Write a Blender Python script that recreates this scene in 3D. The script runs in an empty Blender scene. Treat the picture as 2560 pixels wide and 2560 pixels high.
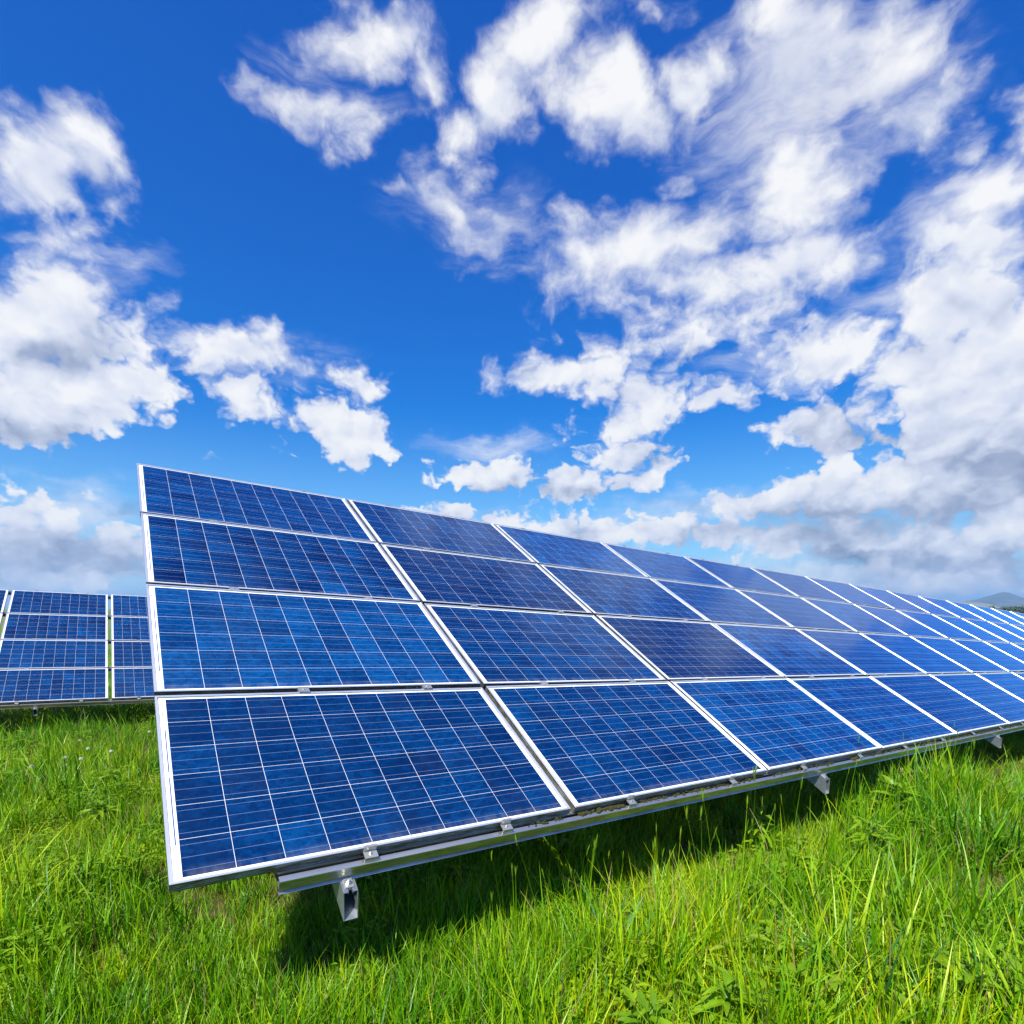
import bpy, bmesh, math, random
import numpy as np
from mathutils import Vector, Matrix

random.seed(7)
rng = np.random.default_rng(11)
SC = bpy.context.scene
COL = SC.collection
R = math.radians

# ------------------------------------------------------------------ camera
CLEAR = 0.65                    # lower panel edge above the ground
EYE = 0.856 + CLEAR
cam_d = bpy.data.cameras.new('camera')
cam = bpy.data.objects.new('camera', cam_d)
COL.objects.link(cam)
cam.location = (0, 0, EYE)
cam.rotation_euler = (R(90 - 8.0923), 0, 0)
cam_d.sensor_width = 36
cam_d.lens = 36 * 1387.8 / 2560
cam_d.shift_y = (1719.3 - 1280) / 2560
cam_d.clip_start = 0.05
cam_d.clip_end = 60000
SC.camera = cam

# ------------------------------------------------------------------ sun
SUN = Vector((-0.20, -0.52, 0.83)).normalized()     # direction towards the sun
sun_d = bpy.data.lights.new('sun', 'SUN')
sun_d.energy = 5.0
sun_d.angle = R(0.53)
sun_d.color = (1.0, 0.95, 0.87)
sun = bpy.data.objects.new('sun', sun_d)
COL.objects.link(sun)
sun.rotation_euler = SUN.to_track_quat('Z', 'Y').to_euler()
sun.location = (0, 0, 60)

SC.view_settings.view_transform = 'Standard'
SC.view_settings.look = 'None'
SC.view_settings.exposure = 0.75
SC.view_settings.gamma = 1.0
SC.view_settings.use_curve_mapping = False
SC.cycles.use_denoising = True
SC.cycles.max_bounces = 6
SC.cycles.transparent_max_bounces = 8
SC.cycles.caustics_reflective = False
SC.cycles.caustics_refractive = False


class NT:
    """small helper for building node trees"""
    def __init__(self, tree):
        self.t = tree
        tree.nodes.clear()

    def n(self, typ, **kw):
        nd = self.t.nodes.new(typ)
        for k, v in kw.items():
            setattr(nd, k, v)
        return nd

    def put(self, sock, v):
        if isinstance(v, bpy.types.NodeSocket):
            self.t.links.new(v, sock)
        elif v is not None:
            sock.default_value = v

    def m(self, op, a, b=None, c=None, clamp=False):
        nd = self.n('ShaderNodeMath', operation=op, use_clamp=clamp)
        for i, v in enumerate((a, b, c)):
            if v is not None:
                self.put(nd.inputs[i], v)
        return nd.outputs[0]

    def v(self, op, a, b=None, c=None):
        nd = self.n('ShaderNodeVectorMath', operation=op)
        if op == 'SCALE':
            self.put(nd.inputs[0], a)
            self.put(nd.inputs[3], b)
        else:
            for i, x in enumerate((a, b, c)):
                if x is not None:
                    self.put(nd.inputs[i], x)
        return nd.outputs['Value'] if op in ('DOT_PRODUCT', 'LENGTH', 'DISTANCE') else nd.outputs['Vector']

    def xyz(self, x, y, z):
        nd = self.n('ShaderNodeCombineXYZ')
        for i, q in enumerate((x, y, z)):
            self.put(nd.inputs[i], q)
        return nd.outputs[0]

    def sep(self, v):
        nd = self.n('ShaderNodeSeparateXYZ')
        self.put(nd.inputs[0], v)
        return nd.outputs

    def noise(self, vec, scale, detail=4, rough=0.55, lac=2.0, dist=0.0, out=0):
        nd = self.n('ShaderNodeTexNoise')
        self.put(nd.inputs['Vector'], vec)
        nd.inputs['Scale'].default_value = scale
        nd.inputs['Detail'].default_value = detail
        nd.inputs['Roughness'].default_value = rough
        nd.inputs['Lacunarity'].default_value = lac
        nd.inputs['Distortion'].default_value = dist
        return nd.outputs[out]

    def step(self, x, a, b, lo=0.0, hi=1.0):
        nd = self.n('ShaderNodeMapRange', interpolation_type='SMOOTHSTEP')
        self.put(nd.inputs[0], x)
        for i, q in enumerate((a, b, lo, hi)):
            self.put(nd.inputs[i + 1], q)
        return nd.outputs[0]

    def mix(self, f, a, b, blend='MIX'):
        nd = self.n('ShaderNodeMix', data_type='RGBA', blend_type=blend)
        self.put(nd.inputs[0], f)
        for sock, q in ((nd.inputs[6], a), (nd.inputs[7], b)):
            if isinstance(q, tuple) and len(q) == 3:
                q = q + (1,)
            self.put(sock, q)
        return nd.outputs[2]

    def ramp(self, f, stops, interp='LINEAR'):
        nd = self.n('ShaderNodeValToRGB')
        cr = nd.color_ramp
        cr.interpolation = interp
        while len(cr.elements) < len(stops):
            cr.elements.new(0.5)
        for e, (p, c) in zip(cr.elements, stops):
            e.position = p
            e.color = tuple(c) + ((1,) if len(c) == 3 else ())
        self.put(nd.inputs[0], f)
        return nd.outputs[0]


# ------------------------------------------------------------------ world: sky and clouds
# clouds sit at directions (azimuth from +Y towards +X, elevation), in degrees:
# (az, el, radius 1, radius 2, rotation, amount); radii in degrees
CLOUDS = [
    (-37.58, 29.49, 5.95, 2.53, -155.5, 1.2), (-34.17, 31.09, 2.97, 1.76, -147.2, 1.05), (-37.15, 25.49, 4.98, 1.66, -160.5, 0.5), (-33.62, 25.57, 2.2, 1.15, -156.8, 0.45),
    (-38.23, 21.08, 6.59, 3.15, -158.4, 1.45), (-33.75, 20.85, 4.69, 3.02, -152.5, 1.25), (-37.81, 16.17, 8.45, 3.74, -163.8, 1.5), (-32.43, 17.94, 3.69, 2.58, -151.7, 1.15),
    (-40.18, 13.75, 4.06, 2.04, -162.9, 0.85), (-25.04, 21.07, 4.95, 2.65, -174.0, 1.05), (-24.63, 18.05, 3.7, 2.33, -164.3, 1.0), (-18.07, 20.84, 4.19, 1.38, -172.7, 0.42),
    (-13.87, 20.02, 3.16, 1.72, -172.5, 0.95), (-16.43, 16.22, 5.93, 2.84, -177.7, 1.2), (-18.66, 18.35, 3.72, 1.15, -173.3, 0.55), (-11.46, 41.55, 6.84, 2.0, -173.4, 1.0),
    (-8.8, 39.68, 3.53, 2.41, -169.6, 0.95), (-16.22, 36.73, 5.62, 1.68, -170.9, 0.8), (-12.16, 36.96, 3.72, 1.58, -172.1, 0.8), (-17.77, 39.12, 2.19, 0.7, -169.5, 0.3),
    (-0.29, 39.02, 3.96, 2.95, 166.1, 0.95), (-3.67, 37.13, 5.3, 2.3, -177.6, 1.0), (3.98, 40.9, 5.68, 2.82, 177.0, 1.0), (-4.67, 35.13, 3.63, 1.3, -177.3, 0.7),
    (10.19, 37.68, 4.87, 2.62, 173.5, 1.0), (15.08, 39.27, 3.95, 1.75, -177.3, 0.9), (7.68, 42.31, 6.95, 1.32, 175.9, 1.0), (7.9, 36.24, 2.62, 1.24, 174.5, 0.65),
    (-4.72, 32.1, 4.49, 1.81, 172.4, 0.68), (-1.78, 31.85, 3.95, 1.61, -179.0, 0.65), (-8.57, 33.14, 3.07, 0.93, 179.0, 0.45), (-4.28, 29.13, 2.23, 1.04, -177.5, 0.35),
    (20.61, 39.1, 2.58, 1.35, 163.2, 0.5), (29.81, 37.67, 8.23, 2.08, 171.4, 0.85), (22.9, 40.23, 6.14, 1.28, 167.4, 0.9), (32.76, 35.45, 3.65, 1.81, -180.0, 0.75),
    (12.42, 29.63, 8.57, 2.73, -178.6, 1.0), (22.95, 31.15, 5.6, 2.63, 175.4, 1.0), (6.65, 29.03, 5.91, 2.76, 176.0, 0.9), (24.51, 26.95, 7.62, 2.54, 176.8, 0.95),
    (16.28, 26.83, 6.98, 2.26, 172.1, 0.9), (7.2, 26.51, 5.45, 1.47, 176.8, 0.65), (21.75, 24.68, 3.32, 1.78, -168.3, 0.7), (13.08, 25.36, 3.37, 1.47, 173.1, 0.7),
    (3.74, 24.37, 3.18, 1.2, -167.5, 0.55), (14.1, 33.23, 1.77, 0.71, 171.5, 0.5), (33.23, 31.63, 3.08, 1.51, -179.1, 0.8), (35.31, 32.75, 1.78, 0.8, -179.6, 0.5),
    (37.96, 28.31, 4.06, 2.6, 153.4, 1.0), (34.86, 25.7, 3.75, 2.0, 168.7, 1.0), (38.36, 24.84, 4.15, 2.56, 143.8, 1.1), (33.99, 24.55, 3.39, 1.05, 163.4, 0.8),
    (39.14, 30.22, 2.69, 1.29, 129.8, 0.8), (36.2, 22.08, 5.7, 2.73, 159.1, 1.25), (39.71, 20.52, 4.47, 2.99, 138.7, 1.35), (36.28, 18.06, 5.88, 3.0, 161.0, 1.5),
    (39.91, 15.89, 4.72, 3.4, 127.6, 1.5), (4.8, 21.34, 8.57, 2.17, -175.5, 1.15), (11.86, 19.33, 5.93, 2.52, 175.0, 0.95), (16.95, 22.91, 3.18, 1.59, -164.2, 0.8),
    (9.28, 22.96, 7.44, 1.9, 176.3, 0.85), (11.94, 16.96, 6.37, 2.44, -177.4, 1.0), (19.05, 17.89, 3.84, 1.78, -179.4, 0.9), (11.01, 14.78, 5.53, 1.91, 176.6, 0.88),
    (14.05, 13.02, 2.96, 1.1, 176.0, 0.7), (26.58, 21.19, 5.18, 1.87, 168.2, 1.2), (23.33, 20.38, 2.62, 0.95, 170.1, 0.4), (24.73, 18.43, 2.78, 0.78, 171.1, 0.45),
    (28.25, 14.96, 5.91, 2.63, 169.4, 1.35), (32.18, 13.61, 4.15, 1.56, 169.6, 0.9), (36.96, 14.36, 4.82, 2.98, 159.0, 1.4), (40.3, 11.95, 4.53, 3.45, 131.1, 1.5),
    (27.65, 12.13, 2.54, 1.42, -167.5, 0.95), (23.6, 9.2, 7.03, 2.07, -179.4, 1.1), (30.23, 9.53, 7.91, 2.75, 173.2, 1.2), (36.68, 10.24, 8.54, 3.47, 170.0, 1.2),
    (40.63, 8.58, 4.71, 3.27, 159.7, 1.2), (-2.41, 12.82, 5.65, 2.0, -179.4, 1.35), (5.97, 11.81, 3.74, 2.02, 177.9, 1.3), (11.34, 12.22, 4.54, 1.51, 177.1, 0.85),
    (-6.11, 9.22, 4.71, 1.39, -178.9, 0.95), (2.33, 8.01, 7.95, 2.12, 179.6, 1.15), (8.66, 7.18, 6.24, 1.71, 178.7, 1.05), (13.99, 7.78, 3.0, 1.96, 175.1, 1.0),
    (-0.32, 9.87, 3.17, 0.79, -179.9, 0.5), (21.93, 6.98, 11.45, 2.26, 177.0, 0.85), (29.31, 5.89, 10.14, 2.23, 176.3, 0.9), (35.09, 4.69, 8.95, 1.78, 176.4, 0.85),
    (40.04, 5.18, 4.72, 2.34, 172.5, 1.0), (37.98, 3.08, 7.34, 1.49, 177.3, 0.8), (30.81, 1.77, 11.92, 1.37, 178.9, 0.6), (-40.15, 7.88, 3.75, 1.88, -169.3, 0.72),
    (-38.87, 4.86, 8.11, 2.4, -175.2, 1.0), (-34.82, 4.49, 5.06, 1.91, -175.6, 0.9), (-39.07, 2.62, 9.73, 1.84, -177.6, 1.0), (-40.25, 3.58, 6.26, 1.99, -176.0, 1.0),
    (-33.58, 8.58, 1.48, 0.66, -171.8, 0.42), (-28.08, 12.93, 2.46, 0.58, -172.7, 0.3), (-38.12, 32.04, 2.07, 0.48, -166.4, 0.35),
]
SHADES = [
    (-36.75, 28.97, 6.63, 1.77, -160.4, 0.16), (-38.13, 19.16, 5.51, 1.03, -165.6, 0.26), (-39.35, 13.02, 5.37, 1.42, -168.6, 0.22), (-36.29, 15.21, 5.12, 1.07, -168.7, 0.15),
    (38.09, 21.9, 4.24, 1.49, 161.6, 0.16), (31.45, 13.52, 5.36, 1.65, 170.7, 0.3), (28.29, 14.34, 4.88, 1.45, 171.5, 0.15), (40.18, 10.14, 5.28, 2.19, 168.7, 0.45),
    (35.48, 8.39, 7.74, 1.37, 173.8, 0.22), (28.74, 8.15, 8.97, 1.05, 175.5, 0.2), (26.36, 6.51, 12.82, 1.37, 176.7, 0.18), (30.19, 4.73, 3.2, 1.07, 176.4, 0.55),
    (36.22, 3.78, 9.07, 1.68, 177.0, 0.15), (10.81, 21.26, 9.88, 2.03, 176.1, 0.14), (12.06, 13.35, 8.01, 1.39, 177.1, 0.2), (-1.89, 11.48, 5.78, 0.78, -179.6, 0.25),
    (8.06, 10.89, 6.2, 0.77, 178.4, 0.22), (26.65, 20.25, 4.96, 0.92, 170.2, 0.2), (-38.9, 4.46, 9.09, 2.81, -175.5, 0.1), (-33.42, 8.39, 1.86, 0.91, -171.3, 0.4),
    (-39.88, 7.53, 3.78, 1.9, -169.8, 0.14), (6.56, 7.72, 4.19, 1.01, 179.0, 0.2), (21.94, 37.91, 10.93, 3.75, 166.6, 0.12), (22.99, 25.19, 8.64, 2.06, 169.9, 0.1),
]
VEILS = [
    (25.18, 36.99, 9.73, 4.78, 170.1, 1.0), (22.28, 34.26, 9.28, 2.62, -179.6, 0.8), (17.22, 33.71, 5.04, 1.83, -178.6, 0.5), (31.58, 34.38, 5.17, 3.16, 165.0, 0.7),
    (34.92, 28.15, 4.65, 2.88, 178.3, 0.6), (30.58, 23.74, 5.57, 2.85, 180.0, 0.5), (16.98, 30.42, 10.86, 2.98, -178.4, 0.4), (-1.35, 15.5, 6.76, 1.38, -179.6, 0.6),
    (18.55, 9.27, 13.2, 1.9, -178.2, 0.75), (25.47, 19.68, 8.44, 2.26, 170.4, 0.45), (-33.59, 25.88, 4.16, 2.12, -165.5, 0.6), (-19.89, 20.83, 6.38, 2.33, -171.6, 0.45),
    (-3.26, 31.82, 7.8, 2.92, 176.6, 0.45), (-16.14, 37.9, 5.02, 2.92, -163.9, 0.45), (1.81, 7.76, 26.53, 2.02, 179.8, 0.5), (30.74, 2.68, 19.85, 2.26, 178.3, 1.0),
    (-39.05, 2.83, 13.62, 2.45, -177.5, 1.0), (-37.96, 7.73, 6.63, 2.74, -171.7, 0.8), (32.44, 5.7, 15.2, 3.02, 176.1, 0.9),
]

world = bpy.data.worlds.new('World')
SC.world = world
world.use_nodes = True
W = NT(world.node_tree)
wout = W.n('ShaderNodeOutputWorld')
SKY_STRENGTH = 0.1
sky = W.n('ShaderNodeTexSky', sky_type='NISHITA')
sky.sun_disc = False
sky.sun_elevation = math.asin(SUN.z)
sky.sun_rotation = math.atan2(SUN.x, SUN.y)
sky.altitude = 200
sky.air_density = 1.0
sky.dust_density = 0.6
sky.ozone_density = 2.0
tc = W.n('ShaderNodeTexCoord').outputs['Generated']
dirv = W.v('NORMALIZE', tc)
dx, dy, dz = W.sep(dirv)
az = W.m('ARCTAN2', dx, dy)
el = W.m('ARCSINE', W.m('MINIMUM', W.m('MAXIMUM', dz, -1.0), 1.0))
azd = W.m('MULTIPLY', az, 180 / math.pi)
eld = W.m('MULTIPLY', el, 180 / math.pi)
# the polarised deep blue of this sky: richer saturation overall
hsv = W.n('ShaderNodeHueSaturation')
W.put(hsv.inputs['Color'], sky.outputs[0])
hsv.inputs['Saturation'].default_value = 1.25
clear = W.mix(1.0, hsv.outputs[0], (0.62, 0.95, 1.25), 'MULTIPLY')

cr, cg, cb = W.sep(W.v('SCALE', clear, SKY_STRENGTH))
clear = W.xyz(W.m('ADD', W.m('MULTIPLY', W.m('POWER', cr, 1.8), 0.75 / SKY_STRENGTH), W.m('MULTIPLY', W.m('POWER', cr, 4.0), 8.0 / SKY_STRENGTH)),
              W.m('MULTIPLY', W.m('POWER', cg, 1.15), 0.77 / SKY_STRENGTH),
              W.m('MULTIPLY', W.m('POWER', cb, 0.78), 0.72 / SKY_STRENGTH))

clear = W.mix(W.step(eld, 19.0, -2.0, 0.0, 0.62), clear, (0.30 / SKY_STRENGTH, 0.46 / SKY_STRENGTH, 0.62 / SKY_STRENGTH))

# cloud coordinates: the direction itself, slightly flattened; curled so that edges break into wisps
pd = W.v('MULTIPLY', dirv, (1.0, 1.0, 1.30))
high = W.step(eld, 10.0, 30.0)                 # high cloud is thinner and raggeder, low cumulus crisp and full
ragged = W.m('MULTIPLY_ADD', high, 0.60, 0.40)
curl = W.v('SCALE', W.v('SUBTRACT', W.noise(pd, 6.0, 3, 0.55, out=1), (0.5, 0.5, 0.5)), ragged)
curl2 = W.v('SUBTRACT', W.noise(pd, 26.0, 3, 0.6, out=1), (0.5, 0.5, 0.5))
pc = W.v('ADD', pd, W.v('ADD', W.v('SCALE', curl, 0.11), W.v('SCALE', curl2, 0.022)))
ae = W.xyz(azd, eld, 0.0)
aew = W.v('ADD', ae, W.v('ADD', W.v('MULTIPLY', curl, (13, 9, 0)), W.v('MULTIPLY', curl2, (3.2, 2.6, 0))))


MAPW, MAPH = 1440, 720


def patch_map(lst, grow=1.0, grow_high=1.0, belly=False):
    """soft union of elliptical patches on an azimuth / elevation grid"""
    A0, E0 = np.meshgrid((np.arange(MAPW) + 0.5) / MAPW * 360 - 180, (np.arange(MAPH) + 0.5) / MAPH * 180 - 90)
    acc = np.zeros_like(A0)
    for (a, e, r1, r2, rot, amt) in lst:
        g = grow + (grow_high - grow) * min(1, max(0, (e - 10) / 12))
        c, s = math.cos(R(rot)), math.sin(R(rot))
        m = max(r1, r2) * g + 1
        w = np.s_[max(0, int((e - m + 90) * 4)):int((e + m + 90) * 4) + 1, max(0, int((a - m + 180) * 4)):int((a + m + 180) * 4) + 1]
        A, E, full = A0[w], E0[w], acc
        acc = full[w]
        x = ((A - a) * c + (E - e) * s) / (r1 * g)
        y = ((E - e) * c - (A - a) * s) / (r2 * g)
        val = (amt + 0.28 * min(1, max(0, (9 - e) / 5))) * np.maximum(0, 1 - np.sqrt(x * x + y * y))
        if belly:                                    # cloud bases are in their own shade
            val = np.minimum(val, 0.6) * np.clip(0.1 - (E - e) / min(r1, r2), 0, 0.8) * min(1, max(0, (27 - e) / 18))
        k = 0.14                                     # smooth maximum
        h = np.maximum(k - np.abs(acc - val), 0) / k
        full[w] = np.maximum(acc, val) + h * h * h * k / 6 * (val > 0)
        acc = full
    return acc


cmap = bpy.data.images.new('cloud_cover', MAPW, MAPH, float_buffer=True, is_data=True)
buf = np.zeros((MAPH, MAPW, 4), np.float32)
buf[..., 0] = patch_map(CLOUDS, 1.36, 1.36)
buf[..., 1] = patch_map(SHADES, 1.2, 1.2) + 0.32 * patch_map(CLOUDS, 1.3, 1.36, True)
buf[..., 2] = patch_map(VEILS, 1.3, 1.3)
buf[..., 3] = 1
cmap.pixels.foreach_set(buf.ravel())
cmap.update()
cmap.pack()
itex = W.n('ShaderNodeTexImage', image=cmap, extension='EXTEND', interpolation='Linear')
W.put(itex.inputs[0], W.v('MULTIPLY_ADD', aew, (1 / 360, 1 / 180, 0), (0.5, 0.5, 0)))
cov_named, shade_named, veil_named = W.sep(itex.outputs[0])

# beyond the named clouds the same broken cloud field carries on
fr_a = W.step(W.m('ABSOLUTE', azd), 56.0, 72.0)
fr_e = W.step(eld, 48.0, 62.0)
outside = W.m('MAXIMUM', fr_a, fr_e)
cov_gen = W.m('MULTIPLY', W.step(W.noise(pd, 2.6, 2, 0.5), 0.47, 0.68, 0.0, 0.7), outside)
cov = W.m('ADD', cov_named, cov_gen)
f1 = W.noise(pc, 8.5, 10, 0.63)
f_lo = W.noise(pc, 8.5, 3, 0.50)
f_up = W.noise(W.v('ADD', pc, (SUN.x * 0.018, SUN.y * 0.010, 0.030)), 8.5, 3, 0.50)
vor = W.n('ShaderNodeTexVoronoi', voronoi_dimensions='2D', feature='F1')
W.put(vor.inputs['Vector'], W.v('MULTIPLY', aew, (1, 1.25, 0)))
vor.inputs['Scale'].default_value = 0.30
vor.inputs['Detail'].default_value = 2.0
vor.inputs['Roughness'].default_value = 0.6
puff = W.m('SUBTRACT', 0.48, vor.outputs['Distance'])
low = W.m('SUBTRACT', 1.0, high)
fb = W.m('ADD', W.m('MULTIPLY', W.m('SUBTRACT', f1, 0.5), W.m('MULTIPLY_ADD', high, 0.85, 1.05)),
         W.m('MULTIPLY', puff, W.m('MULTIPLY_ADD', low, 0.62, 0.12)))
raw = W.m('ADD', cov, fb)
gate = W.step(cov, 0.0, 0.16)
soft = W.m('MULTIPLY_ADD', high, 0.55, 0.28)
dens = W.m('MULTIPLY', W.step(raw, 0.08, W.m('ADD', 0.08, soft)), gate)
# thin streaked veils between the thicker clouds
vmap = W.n('ShaderNodeMapping')
W.put(vmap.inputs[0], W.v('ADD', ae, W.v('MULTIPLY', curl, (9, 6, 0))))
vmap.inputs['Rotation'].default_value = (0, 0, R(-36))
vmap.inputs['Scale'].default_value = (0.05, 0.22, 1)
vn = W.noise(vmap.outputs[0], 1.6, 7, 0.66)
veil = W.m('MULTIPLY', W.step(W.m('ADD', veil_named, W.m('MULTIPLY', W.m('SUBTRACT', vn, 0.5), 1.5)), 0.05, 0.95), W.step(veil_named, 0.0, 0.2))
dens = W.m('SUBTRACT', 1.0, W.m('MULTIPLY', W.m('SUBTRACT', 1.0, dens), W.m('SUBTRACT', 1.0, W.m('MULTIPLY', veil, 0.78))))
thick = W.step(raw, 0.55, 1.3)
rel = W.m('ADD', W.m('MULTIPLY', W.m('SUBTRACT', f_lo, f_up), 1.5), W.m('MULTIPLY', W.m('MULTIPLY', puff, 0.30), low))
shade = W.m('ADD', W.m('MULTIPLY', thick, 0.03), shade_named)
lit = W.m('SUBTRACT', W.m('ADD', 0.95, rel), shade, clamp=True)
ccol = W.ramp(lit, [(0.0, (0.16, 0.20, 0.33)), (0.45, (0.42, 0.48, 0.64)), (0.75, (0.76, 0.80, 0.92)), (1.0, (1.0, 1.0, 1.0))])
ccol = W.v('SCALE', ccol, 0.585 / SKY_STRENGTH)
bg = W.n('ShaderNodeBackground')
bg.inputs['Strength'].default_value = SKY_STRENGTH
W.put(bg.inputs['Color'], W.mix(W.m('MULTIPLY', dens, 0.97), clear, ccol))
W.t.links.new(bg.outputs[0], wout.inputs[0])
world.cycles.sampling_method = 'MANUAL'
world.cycles.sample_map_resolution = 512


# ------------------------------------------------------------------ frames of reference
Uv = Vector((0.82393551, 0.56395205, -0.05557301)).normalized()
Vv = Vector((-0.46797793, 0.73244516, 0.49449039)).normalized()
O1 = Vector((-1.07266, 1.63165, -0.85623 + EYE))
U2 = Vector((0.82265724, 0.56691584, -0.04291266)).normalized()
V2 = Vector((-0.47962269, 0.73254941, 0.48304601)).normalized()
O2 = Vector((-7.3439, 10.01165, -1.61589 + EYE))
EH = Vector((0.82521077, 0.56482492))     # along the rows
NH = Vector((-0.56482492, 0.82521077))    # from row to row


def sat(t, L=32.0):
    return L * np.tanh(np.asarray(t) / L)


def ground_z(x, y):
    x = np.asarray(x, float)
    y = np.asarray(y, float)
    e = x * EH.x + y * EH.y - 0.0364
    n = x * NH.x + y * NH.y - 1.9523
    z = -0.0557 * sat(e) - 0.075 * sat(n)
    d = np.hypot(x, y)
    z = z + 0.03 * np.sin(x * 1.3 + 0.5) * np.sin(y * 1.1 + 1.0) * np.clip(1.5 - d / 40, 0, 1)
    return z


def patchy(x, y, f, seed):
    """smooth random field, about -1 .. 1"""
    q = np.random.default_rng(seed)
    s = np.zeros_like(np.asarray(x, float))
    for k in range(7):
        a = q.random() * 6.283
        ff = f * (0.6 + 1.4 * q.random())
        s = s + np.sin((x * math.cos(a) + y * math.sin(a)) * ff + q.random() * 6.283) * (0.5 + q.random())
    return s / 2.6


def gz(x, y):
    return float(ground_z(x, y))


# ------------------------------------------------------------------ materials
def mat(name):
    m = bpy.data.materials.new(name)
    m.use_nodes = True
    t = NT(m.node_tree)
    out = t.n('ShaderNodeOutputMaterial')
    return m, t, out


def principled(t, out, **kw):
    p = t.n('ShaderNodeBsdfPrincipled')
    for k, v in kw.items():
        if isinstance(v, tuple) and len(v) == 3:
            v = v + (1,)
        t.put(p.inputs[k], v)
    if out is not None:
        t.t.links.new(p.outputs[0], out.inputs[0])
    return p


def obj_coord(t):
    return t.n('ShaderNodeTexCoord').outputs['Object']


def bump(t, h, strength=0.2, dist=0.01):
    b = t.n('ShaderNodeBump')
    b.inputs['Strength'].default_value = strength
    b.inputs['Distance'].default_value = dist
    t.put(b.inputs['Height'], h)
    return b.outputs[0]


def make_alu():
    m, t, o = mat('anodised_aluminium')
    c = obj_coord(t)
    st = t.noise(t.v('MULTIPLY', c, (3, 60, 60)), 4.0, 4, 0.6)
    dirt = t.noise(c, 2.3, 6, 0.65)
    col = t.mix(t.step(dirt, 0.52, 0.78, 0.0, 0.45), (0.86, 0.87, 0.89), (0.50, 0.46, 0.38))
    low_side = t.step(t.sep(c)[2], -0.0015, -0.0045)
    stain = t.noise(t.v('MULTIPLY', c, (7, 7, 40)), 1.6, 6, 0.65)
    shade_grime = t.m('MULTIPLY', low_side, t.step(stain, 0.30, 0.62, 0.60, 0.97))
    col = t.mix(shade_grime, col, (0.115, 0.105, 0.062))  # darkens the frame sides: painted-in shade along with real stains
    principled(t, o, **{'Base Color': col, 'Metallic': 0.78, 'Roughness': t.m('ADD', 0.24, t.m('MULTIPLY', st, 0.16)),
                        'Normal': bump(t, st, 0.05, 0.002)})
    return m


def make_galv():
    m, t, o = mat('galvanised_steel')
    c = obj_coord(t)
    vo = t.n('ShaderNodeTexVoronoi')
    t.put(vo.inputs['Vector'], c)
    vo.inputs['Scale'].default_value = 70
    sp = t.sep(vo.outputs['Color'])[0]
    dirt = t.noise(t.v('MULTIPLY', c, (2, 12, 12)), 3.0, 6, 0.65)
    base = t.mix(sp, (0.27, 0.30, 0.33), (0.36, 0.39, 0.42))
    col = t.mix(t.step(dirt, 0.5, 0.75, 0, 0.5), base, (0.30, 0.28, 0.22))
    principled(t, o, **{'Base Color': col, 'Metallic': 0.75, 'Roughness': t.m('ADD', 0.28, t.m('MULTIPLY', dirt, 0.2)),
                        'Normal': bump(t, dirt, 0.06, 0.002)})
    return m


def make_rail():
    m, t, o = mat('mill_aluminium')
    c = obj_coord(t)
    st = t.noise(t.v('MULTIPLY', c, (1.2, 90, 90)), 3.0, 4, 0.6)
    dirt = t.noise(t.v('MULTIPLY', c, (2.5, 9, 9)), 3.0, 6, 0.65)
    col = t.mix(t.step(dirt, 0.52, 0.76, 0, 0.45), (0.70, 0.70, 0.70), (0.33, 0.31, 0.22))
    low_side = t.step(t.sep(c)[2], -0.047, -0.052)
    col = t.mix(t.m('MULTIPLY', low_side, t.step(dirt, 0.3, 0.65, 0.25, 0.65)), col, (0.26, 0.26, 0.15))  # rail front toned down: shade put into the colour, patchy with dirt
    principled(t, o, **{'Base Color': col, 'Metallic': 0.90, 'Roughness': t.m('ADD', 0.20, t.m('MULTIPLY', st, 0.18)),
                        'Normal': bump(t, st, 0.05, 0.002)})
    return m


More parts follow.
